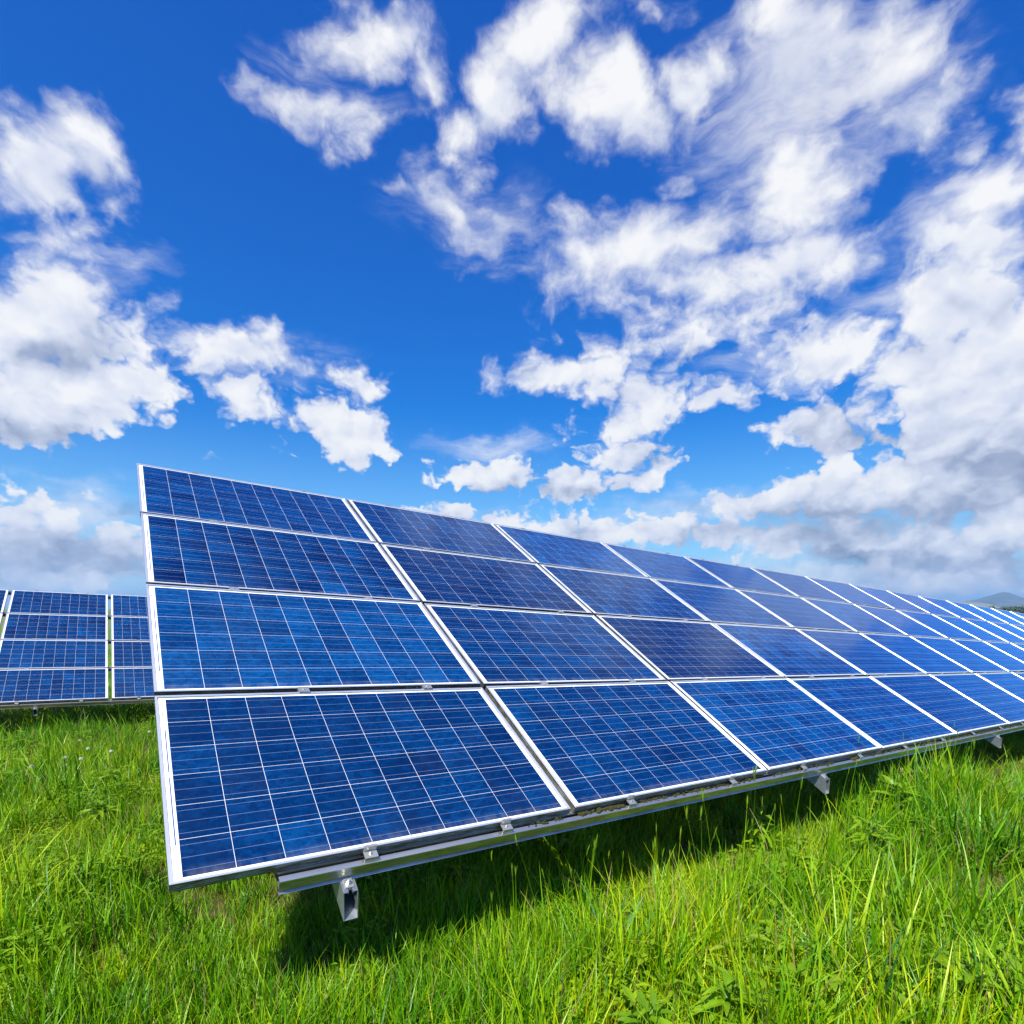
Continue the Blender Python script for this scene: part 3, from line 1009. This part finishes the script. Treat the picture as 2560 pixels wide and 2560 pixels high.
styles1 = {(0, 0): 'plain', (0, 1): 'bright', (0, 2): 'banded', (0, 3): 'plain', (1, 2): 'dark', (1, 0): 'plain', (1, 1): 'plain', (2, 2): 'banded', (2, 1): 'dark', (1, 3): 'plain'}
N1 = 17
single1 = {(0, 0), (0, 1), (0, 2), (1, 0), (0, 3)}
arr1, off1, rot1 = build_array(O1, Uv, Vv, (0, N1), single1, styles1, 0.325, [0.565, 4.06, 7.92, 11.6, 15.2, 18.8, 22.4, 26.0], 0.025,
                               'long near row of blue solar panels, four high, filling the picture', 21, (0.64, 1.264))
single2 = {(-1, 0), (-1, 1), (-1, 2), (-1, 3), (0, 0)}
styles2 = {(-1, 2): 'banded', (-1, 1): 'bright', (-1, 0): 'plain', (-1, 3): 'plain', (0, 0): 'plain', (0, 1): 'plain', (0, 2): 'plain', (0, 3): 'plain'}
arr2, off2, rot2 = build_array(O2 + U2 * 0.0275, U2, V2, (-4, 5), single2, styles2, -6.9, [-4.75, -1.075, 2.6, 6.2], 0.055,
                               'farther row of solar panels behind the left end of the near row', 33)
# ------------------------------------------------------------------ vegetation
def blade(v, f, at, base, h, w, az, lean, bend, rnd, dry=0.0, segs=4, twist=0.0):
    d = np.array([math.cos(az), math.sin(az), 0.0])
    fa = az + math.pi / 2 + twist
    b0 = len(v)
    for s in range(segs + 1):
        t = s / segs
        out = (lean * t + bend * t * t) * h
        z = h * (t - 0.42 * min(1.2, abs(lean + bend)) * t * t * (0.35 + 0.65 * abs(bend)))
        c = np.array(base) + d * out + np.array([0, 0, z])
        ww = w * (0.75 + 0.5 * t if t < 0.4 else 0.95 * (1 - ((t - 0.4) / 0.6) ** 1.6))
        side = np.array([math.cos(fa + twist * t), math.sin(fa + twist * t), 0]) * ww * 0.5
        if s == segs:
            v.append(tuple(c))
            at.append((rnd, t, dry))
        else:
            v += [tuple(c - side), tuple(c + side)]
            at += [(rnd, t, dry)] * 2
    for s in range(segs):
        a = b0 + 2 * s
        if s == segs - 1:
            f.append((a, a + 1, a + 2))
        else:
            f.append((a, a + 1, a + 3, a + 2))


def leaf(v, f, at, base, az, length, width, rise, rnd, droop=0.3):
    d = np.array([math.cos(az), math.sin(az), 0])
    sd = np.array([-math.sin(az), math.cos(az), 0])
    ts = (0.0, 0.18, 0.42, 0.68, 0.88, 1.0)
    ws = (0.10, 0.62, 1.0, 0.80, 0.38, 0.0)
    b0 = len(v)
    for t, w in zip(ts, ws):
        c = np.array(base) + d * length * t + np.array([0, 0, length * (rise * t - droop * t * t)])
        e = sd * width * 0.5 * w
        up = np.array([0, 0, width * 0.16 * w])
        v += [tuple(c - e + up), tuple(c), tuple(c + e + up)]
        at += [(rnd, t, 0.0)] * 3
    for k in range(len(ts) - 1):
        a = b0 + 3 * k
        f += [(a, a + 1, a + 4, a + 3), (a + 1, a + 2, a + 5, a + 4)]


def foliage_mesh(name, v, f, at, material):
    me = mesh_from(name, v, f, material)
    a = me.attributes.new('bl', 'FLOAT_VECTOR', 'POINT')
    a.data.foreach_set('vector', np.array(at, np.float32).ravel())
    return me


TUFTS = bpy.data.collections.new('grass_tufts')
q = np.random.default_rng(5)


def tuft(name, n, rad, h0, h1, w0, w1, dry=0.0, lean=0.35, bend=0.55, heads=0, leaves=0, mat_='grass'):
    v, f, at = [], [], []
    for k in range(n):
        rr = rad * math.sqrt(q.random())
        a = q.random() * 6.283
        h = h0 + (h1 - h0) * q.random() ** 1.3
        isdry = 1.0 if q.random() < dry else 0.0
        blade(v, f, at, (rr * math.cos(a), rr * math.sin(a), -0.01), h, w0 + (w1 - w0) * q.random(), q.random() * 6.283,
              lean * q.random() * (1.6 if q.random() < 0.15 else 0.8), bend * q.random() ** 1.5, q.random(), isdry, 4, q.normal(0, 0.5))
    for k in range(heads):                       # thin stalk with a seed head
        a = q.random() * 6.283
        h = h1 * (1.05 + 0.35 * q.random())
        bx, by = rad * q.normal(0, 0.4), rad * q.normal(0, 0.4)
        ln = 0.12 * q.random()
        blade(v, f, at, (bx, by, 0), h, 0.0046, a, ln, 0.10, 0.55, 0, 4)
        tip = (bx + math.cos(a) * (ln + 0.10) * h * 0.93, by + math.sin(a) * (ln + 0.10) * h * 0.93, h * 0.90)
        for g in range(3):
            blade(v, f, at, tip, 0.06, 0.0050, a + g * 2.1, 0.10, 0.05, 0.6, 0.15, 3)
    for k in range(leaves):
        rr = rad * math.sqrt(q.random())
        a = q.random() * 6.283
        z = h0 + (h1 - h0) * q.random()
        leaf(v, f, at, (rr * math.cos(a), rr * math.sin(a), z), q.random() * 6.283, 0.030 + 0.035 * q.random(), 0.012 + 0.012 * q.random(), 0.35 * q.random(), q.random(), 0.3)
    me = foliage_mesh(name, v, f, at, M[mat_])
    o = bpy.data.objects.new(name, me)
    TUFTS.objects.link(o)


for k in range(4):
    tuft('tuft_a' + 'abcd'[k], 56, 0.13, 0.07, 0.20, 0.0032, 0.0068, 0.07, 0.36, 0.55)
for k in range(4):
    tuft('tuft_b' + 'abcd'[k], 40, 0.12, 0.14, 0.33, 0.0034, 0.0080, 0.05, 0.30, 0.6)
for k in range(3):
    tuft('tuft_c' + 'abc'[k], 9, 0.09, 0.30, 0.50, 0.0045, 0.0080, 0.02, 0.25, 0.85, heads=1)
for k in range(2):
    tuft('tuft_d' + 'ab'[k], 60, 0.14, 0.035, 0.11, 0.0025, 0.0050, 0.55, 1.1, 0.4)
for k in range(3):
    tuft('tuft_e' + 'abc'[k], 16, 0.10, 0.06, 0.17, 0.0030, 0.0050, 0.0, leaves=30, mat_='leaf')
IDX = {'a': (0, 4), 'b': (4, 4), 'c': (8, 3), 'd': (11, 2), 'e': (13, 3)}


def under_array(x, y):
    e = x * EH.x + y * EH.y - 0.0364
    n = x * NH.x + y * NH.y - 1.9523
    return (e > -0.1) & (n > 0.0) & (n < 3.6)


def scatter():
    P, T, S, I = [], [], [], []
    zones = [(0.7, 3.2, 260, 1.0), (3.2, 6.5, 185, 1.0), (6.5, 13, 50, 1.1), (13, 26, 17, 1.4), (26, 60, 3.6, 2.0)]
    half = R(62)
    for r0, r1, den, sc in zones:
        n = int(half * (r1 * r1 - r0 * r0) * den)
        r = np.sqrt(rng.random(n) * (r1 * r1 - r0 * r0) + r0 * r0)
        a = (rng.random(n) * 2 - 1) * half
        x = r * np.sin(a)
        y = r * np.cos(a)
        ua = under_array(x, y)
        keep = ~ua | (rng.random(n) < 0.95)
        x, y, r, ua = x[keep], y[keep], r[keep], ua[keep]
        n = len(x)
        ph = patchy(x, y, 1.7, 3)
        pt = patchy(x, y, 0.9, 4) * 0.6 + patchy(x, y, 3.1, 5) * 0.5
        pe = patchy(x, y, 2.4, 6)
        pk = patchy(x, y, 8.5, 14)                     # tussocks
        e = x * EH.x + y * EH.y - 0.0364
        nn = x * NH.x + y * NH.y - 1.9523
        u = rng.random(n)
        kind = np.full(n, 'a')
        pb = np.clip(0.42 + 0.28 * ph, 0.08, 0.85)
        kind[u < pb] = 'b'
        kind[(rng.random(n) < np.clip(0.11 - 0.13 * ph + 0.12 * np.clip((0.9 - e) / 1.2, 0, 1) * np.clip((2.9 - r) / 1.0, 0, 1), 0.02, 0.3))] = 'd'
        kind[(rng.random(n) < np.clip(0.05 + 0.16 * pe, 0.01, 0.26))] = 'e'
        rail = (nn > -0.65) & (nn < 0.0) & (e > 0.9)
        kind[rail & (rng.random(n) < np.clip(0.05 + 0.12 * patchy(x, y, 2.0, 9), 0.0, 0.22))] = 'c'
        kind[(~rail) & (rng.random(n) < 0.012) & (r > 2.2)] = 'c'
        s = sc * (0.55 + 0.72 * rng.random(n) ** 1.3) * (1 + 0.24 * ph + 0.32 * pk)
        s = np.where(kind == 'c', np.minimum(s, 1.1), s)
        # grass close to the lens stays low
        s = s * np.clip(0.56 + 0.44 * (r - 0.9) / 2.4, 0.45, 1.0)
        s = np.where((nn > -0.05) & (nn < 0.9) & (e > 0.7) & (kind != 'c'), s * 0.85, s)
        corner = (e > -0.5) & (e < 1.6) & (nn > -0.7) & (nn < 0.9)
        kind[corner & (kind == 'd')] = 'a'
        s = np.where(corner, np.maximum(s, 0.80 * sc), s)
        lush = np.clip((e - 0.6) / 1.2, 0, 1) * np.clip((nn + 2.2) / 0.6, 0, 1) * np.clip((-0.12 - nn) / 0.2, 0, 1)
        s = s * (1 + 0.26 * lush)
        z = ground_z(x, y)
        P.append(np.stack([x, y, z], 1))
        yel = np.clip((0.9 - e) / 1.2, 0, 1) * np.clip((2.9 - r) / 1.0, 0, 1)      # short, half-dry turf near the camera at left
        T.append(np.clip(0.33 + 0.44 * pt - 0.16 * pk + 0.22 * yel + 0.13 * rng.standard_normal(n), 0, 1))
        S.append(s)
        I.append(np.array([IDX[k][0] + int(rng.integers(IDX[k][1])) for k in kind]))
    P = np.concatenate(P)
    T = np.concatenate(T)
    S = np.concatenate(S)
    I = np.concatenate(I)
    n = len(P)
    me = bpy.data.meshes.new('grass')
    me.from_pydata(P.tolist(), [], [])
    rot = np.stack([rng.normal(0, 0.09, n), rng.normal(0, 0.09, n), rng.random(n) * 6.283], 1)
    for nm, typ, arr, key in (('tint', 'FLOAT', T, 'value'), ('scl', 'FLOAT', S, 'value'), ('idx', 'INT', I.astype(np.int32), 'value'), ('rot', 'FLOAT_VECTOR', rot, 'vector')):
        a = me.attributes.new(nm, typ, 'POINT')
        a.data.foreach_set(key, np.ascontiguousarray(arr.ravel().astype(np.int32 if typ == 'INT' else np.float32)))
    o = link('grass', me)
    tag(o, 'lush green meadow grass with yellowish patches covering the ground', 'grass', kind='stuff')
    ng = bpy.data.node_groups.new('grass_scatter', 'GeometryNodeTree')
    ng.interface.new_socket('Geometry', in_out='INPUT', socket_type='NodeSocketGeometry')
    ng.interface.new_socket('Geometry', in_out='OUTPUT', socket_type='NodeSocketGeometry')
    gi = ng.nodes.new('NodeGroupInput')
    go = ng.nodes.new('NodeGroupOutput')
    iop = ng.nodes.new('GeometryNodeInstanceOnPoints')
    ci = ng.nodes.new('GeometryNodeCollectionInfo')
    ci.inputs['Collection'].default_value = TUFTS
    ci.inputs['Separate Children'].default_value = True
    ci.inputs['Reset Children'].default_value = True

    def named(nm, dt):
        na = ng.nodes.new('GeometryNodeInputNamedAttribute')
        na.data_type = dt
        na.inputs['Name'].default_value = nm
        return na.outputs['Attribute']
    L = ng.links.new
    L(gi.outputs[0], iop.inputs['Points'])
    L(ci.outputs[0], iop.inputs['Instance'])
    iop.inputs['Pick Instance'].default_value = True
    L(named('idx', 'INT'), iop.inputs['Instance Index'])
    er = ng.nodes.new('FunctionNodeEulerToRotation')
    L(named('rot', 'FLOAT_VECTOR'), er.inputs[0])
    L(er.outputs[0], iop.inputs['Rotation'])
    L(named('scl', 'FLOAT'), iop.inputs['Scale'])
    L(iop.outputs[0], go.inputs[0])
    md = o.modifiers.new('scatter', 'NODES')
    md.node_group = ng
    return n


N_TUFTS = scatter()


# --- leafy weeds, one plant each
def ray_ground(az, dep, lift=0.0):
    """point on the ground (plus lift) seen from the camera at azimuth az, depression dep (degrees)"""
    t = 1.0
    for _ in range(40):
        x, y = t * math.sin(R(az)), t * math.cos(R(az))
        z = gz(x, y) + lift
        t = (EYE - z) / math.tan(R(dep))
    return x, y


LEAF_ME = []
for k in range(5):
    v, f, at = [], [], []
    leaf(v, f, at, (0, 0, 0), 0.0, 0.085 + 0.012 * k, 0.026 + 0.003 * (k % 3), 0.45 - 0.08 * k, 0.2 + 0.18 * k, 0.35 + 0.06 * k)
    LEAF_ME.append(foliage_mesh('leaf', v, f, at, M['leaf']))


def leafy_plant(x, y, h, stems, label, scale=1.0, group='leafy weeds in the grass'):
    root = bpy.data.objects.new('leafy_weed', None)
    COL.objects.link(root)
    root.location = (x, y, gz(x, y))
    tag(root, label, 'weed', group)
    for s in range(stems):
        a = random.random() * 6.283
        ln = (0.05 + 0.25 * random.random()) if stems > 1 else 0.05
        b = MB()
        pts = []
        hh = h * (0.75 + 0.35 * random.random())
        for k in range(6):
            t = k / 5
            pts.append(Vector((math.cos(a) * ln * hh * t * t, math.sin(a) * ln * hh * t * t, hh * t)))
        for k in range(5):
            r0 = 0.0026 * (1 - 0.5 * k / 5)
            prof = [(r0 * math.cos(i * 2.094), r0 * math.sin(i * 2.094)) for i in range(3)]
            b.extrude(prof, pts[k], pts[k + 1], (1, 0, 0), (0, 1, 0), caps=False)
        me = b.mesh('stem', M['leaf'])
        aa = me.attributes.new('bl', 'FLOAT_VECTOR', 'POINT')
        aa.data.foreach_set('vector', np.tile(np.array([0.5, 0.3, 0], np.float32), len(me.vertices)))
        link('stem', me, root)
        nl = 8
        for k in range(nl):
            t = 0.25 + 0.75 * k / (nl - 1)
            p = Vector((math.cos(a) * ln * hh * t * t, math.sin(a) * ln * hh * t * t, hh * t))
            o = link('leaf', LEAF_ME[random.randrange(5)], root, p)
            o.rotation_euler = (random.gauss(0, 0.2), -0.35 * t + random.gauss(0, 0.15), k * 2.4 + random.gauss(0, 0.3))
            sc = scale * (1.15 - 0.45 * abs(t - 0.55)) * (0.85 + 0.3 * random.random()) * (0.7 if k == nl - 1 else 1)
            o.scale = (sc, sc, sc)


# --- grass clumps with broad blue-green blades
BROAD_ME = []
for k in range(6):
    v, f, at = [], [], []
    blade(v, f, at, (0, 0, 0), 1.0, 0.026 + 0.006 * (k % 3), 0.0, 0.10 + 0.05 * k, 0.12 + 0.16 * k, k / 5, 0, 7, 0.25 * (k % 3 - 1))
    BROAD_ME.append(foliage_mesh('blade', v, f, at, M['broad']))


def broad_clump(x, y, h, n, rad, label):
    root = bpy.data.objects.new('grass_clump', None)
    COL.objects.link(root)
    root.location = (x, y, gz(x, y))
    tag(root, label, 'grass clump', 'broad-bladed grass clumps')
    for k in range(n):
        a = random.random() * 6.283
        r = rad * math.sqrt(random.random())
        o = link('blade', BROAD_ME[random.randrange(6)], root, (r * math.cos(a), r * math.sin(a), 0))
        o.rotation_euler = (0, 0, a + random.gauss(0, 0.8))
        s = h * (0.6 + 0.5 * random.random())
        o.scale = (s, s * 0.9, s)


# --- dandelion clocks
def dandelion_meshes():
    b = MB()
    qq = np.random.default_rng(3)
    v, f = [], []
    for k in range(150):
        z = 1 - 2 * (k + 0.5) / 150
        a = k * 2.39996
        rr = math.sqrt(1 - z * z)
        d = Vector((rr * math.cos(a), rr * math.sin(a), z))
        t1 = d.orthogonal().normalized()
        t2 = d.cross(t1)
        L = 0.0155 * (0.92 + 0.14 * qq.random())
        b0 = len(v)
        for w, tv in ((0.00035, t1),):
            v += [tuple(d * 0.003 - tv * w), tuple(d * 0.003 + tv * w), tuple(d * L + tv * w), tuple(d * L - tv * w)]
            f.append((b0, b0 + 1, b0 + 2, b0 + 3))
        for g in range(5):                       # parachute bristles
            an = g * 1.2566
            tip = d * (L + 0.0028) + (t1 * math.cos(an) + t2 * math.sin(an)) * 0.0046
            sd = (t1 * -math.sin(an) + t2 * math.cos(an)) * 0.0006
            b1 = len(v)
            v += [tuple(d * L - sd * 0.4), tuple(d * L + sd * 0.4), tuple(tip + sd), tuple(tip - sd)]
            f.append((b1, b1 + 1, b1 + 2, b1 + 3))
    return mesh_from('seed_head', v, f, M['seed'])


DAND_ME = dandelion_meshes()


def dandelion(x, y, h, label):
    root = bpy.data.objects.new('dandelion', None)
    COL.objects.link(root)
    root.location = (x, y, gz(x, y))
    tag(root, label, 'dandelion', 'dandelion clocks in the grass')
    b = MB()
    prof = [(0.0020 * math.cos(i * 1.257), 0.0020 * math.sin(i * 1.257)) for i in range(5)]
    pts = [Vector((0.03 * (k / 4) ** 2, 0.01 * k / 4, h * k / 4)) for k in range(5)]
    for k in range(4):
        b.extrude(prof, pts[k], pts[k + 1], (1, 0, 0), (0, 1, 0), caps=False)
    me = b.mesh('stem', M['leaf'])
    aa = me.attributes.new('bl', 'FLOAT_VECTOR', 'POINT')
    aa.data.foreach_set('vector', np.tile(np.array([0.6, 0.5, 0], np.float32), len(me.vertices)))
    link('stem', me, root)
    o = link('seed_head', DAND_ME, root, pts[-1])
    o.scale = (1.0, 1.0, 1.0)


for az_, dep, h, st, lab, sc in [
    (35.98, 15.7, 0.30, 5, 'bright yellow-green leafy weed cluster below the second protruding rafter end', 1.25),
    (38.34, 14.2, 0.30, 5, 'bright leafy weed just right of the largest weed cluster, nearer the panels', 1.25),
    (25.04, 19.6, 0.26, 3, 'small round-leaved weed in the grass left of the second rafter end', 0.9),
    (34.22, 19.1, 0.24, 4, 'low leafy weed in front of the largest yellow-green weed cluster', 1.1),
    (24.76, 26.4, 0.18, 2, 'lone weed with pointed pale leaves beside a bare brown patch', 1.0),
    (14.27, 37.8, 0.16, 2, 'pale leafy weed at the bottom edge, left of the broad grass clump', 0.9),
    (23.49, 34.8, 0.17, 3, 'yellow-green weed rosette at the bottom edge below the broad grass clump', 1.0),
    (42.45, 28.6, 0.20, 2, 'weed with large upright leaves at the right edge near the bottom corner', 1.2),
    (39.04, 32.0, 0.15, 3, 'low leafy weed at the bottom edge nearest the right corner', 1.0),
    (28.40, 22.6, 0.20, 3, 'leafy weed between the lone pale weed and the second rafter end', 0.9),
    (41.92, 14.3, 0.28, 4, 'leafy weed at the right picture edge under the third rafter end', 1.1),
    (-36.67, 13.9, 0.18, 4, 'yellow-green weed left of the near row beside the dandelion clocks', 1.0),
    (-37.72, 16.3, 0.16, 4, 'yellow-green leafy weed at left, in front of the dandelion clocks', 1.0),
    (-28.73, 22.5, 0.14, 3, 'small weed in the grass below the left corner of the near row', 0.8),
]:
    h *= 1.32
    x, y = ray_ground(az_, dep, h * 0.75)
    leafy_plant(x, y, h, st + 2, lab, sc * 1.05)
for az_, dep, h, n, rad, lab in [
    (35.21, 29.7, 0.42, 40, 0.11, 'large blue-green clump of broad grass blades at lower right'),
    (43.80, 16.8, 0.48, 30, 0.14, 'tall dark clump of broad grass blades at the right picture edge'),
    (10.50, 31.5, 0.40, 24, 0.08, 'small clump of broad upright blades at bottom centre'),
]:
    x, y = ray_ground(az_, dep, h * 0.5)
    broad_clump(x, y, h, n, rad, lab)
for az_, dep, h, lab in [
    (-36.80, 11.83, 0.34, 'largest white dandelion clock, right of the middle of the left meadow'),
    (-33.91, 10.55, 0.32, 'white dandelion clock closest to the left end of the near row'),
    (-39.85, 11.87, 0.33, 'white dandelion clock left of a smaller pair, in the left meadow'),
    (-38.85, 12.13, 0.30, 'faint dandelion clock just right of another white one, left meadow'),
    (-41.98, 12.21, 0.30, 'leftmost small white dandelion clock'),
    (-38.28, 11.39, 0.30, 'small pale dandelion clock between the two brightest ones'),
    (-39.90, 12.47, 0.27, 'small dandelion clock lowest of those in the left meadow'),
    (-38.76, 10.65, 0.30, 'small dandelion clock farthest back, below the far row of panels'),
]:
    h *= 0.95
    x, y = ray_ground(az_, dep, h)
    dandelion(x, y, h, lab)


# --- moss growing in the channel of the lower rail
def make_moss():
    v, f = [], []
    qq = np.random.default_rng(8)
    spans = [(1.36, 1.60, 0.45), (1.70, 2.02, 0.95), (2.10, 3.2, 0.55), (3.4, 4.2, 0.6), (4.5, 4.62, 1.0), (4.7, 6.2, 0.6), (6.3, 9.0, 0.7), (9.2, 13, 0.6)]
    for a, b, dn in spans:
        n = int((b - a) * 210 * dn)
        for k in range(n):
            u = a + (b - a) * qq.random()
            c = O1 + Uv * u + Vv * (-0.0165 + qq.normal(0, 0.0055)) + Uv.cross(Vv) * (-0.0425)
            rr = (0.0028 + 0.0055 * qq.random() ** 2) * (1.6 if dn > 0.9 else 1.0)
            b0 = len(v)
            nn = Uv.cross(Vv)
            for ring, (rad, hh) in enumerate(((1.0, -0.2), (1.05, 0.35), (0.6, 0.85))):
                for i in range(6):
                    an = i * 1.047 + ring * 0.5
                    jit = 0.8 + 0.4 * qq.random()
                    v.append(tuple(c + (Uv * math.cos(an) * 1.5 + Vv * math.sin(an)) * rr * rad * jit + nn * rr * hh * jit))
            v.append(tuple(c + nn * rr * 1.05))
            for ring in range(2):
                for i in range(6):
                    j = (i + 1) % 6
                    f.append((b0 + ring * 6 + i, b0 + ring * 6 + j, b0 + ring * 6 + 6 + j, b0 + ring * 6 + 6 + i))
            for i in range(6):
                f.append((b0 + 12 + i, b0 + 12 + (i + 1) % 6, b0 + 18))
    o = link('moss', mesh_from('moss', v, f, M['moss'], True))
    tag(o, 'olive moss cushions growing along the lower rail of the near row', 'moss', kind='stuff')


make_moss()
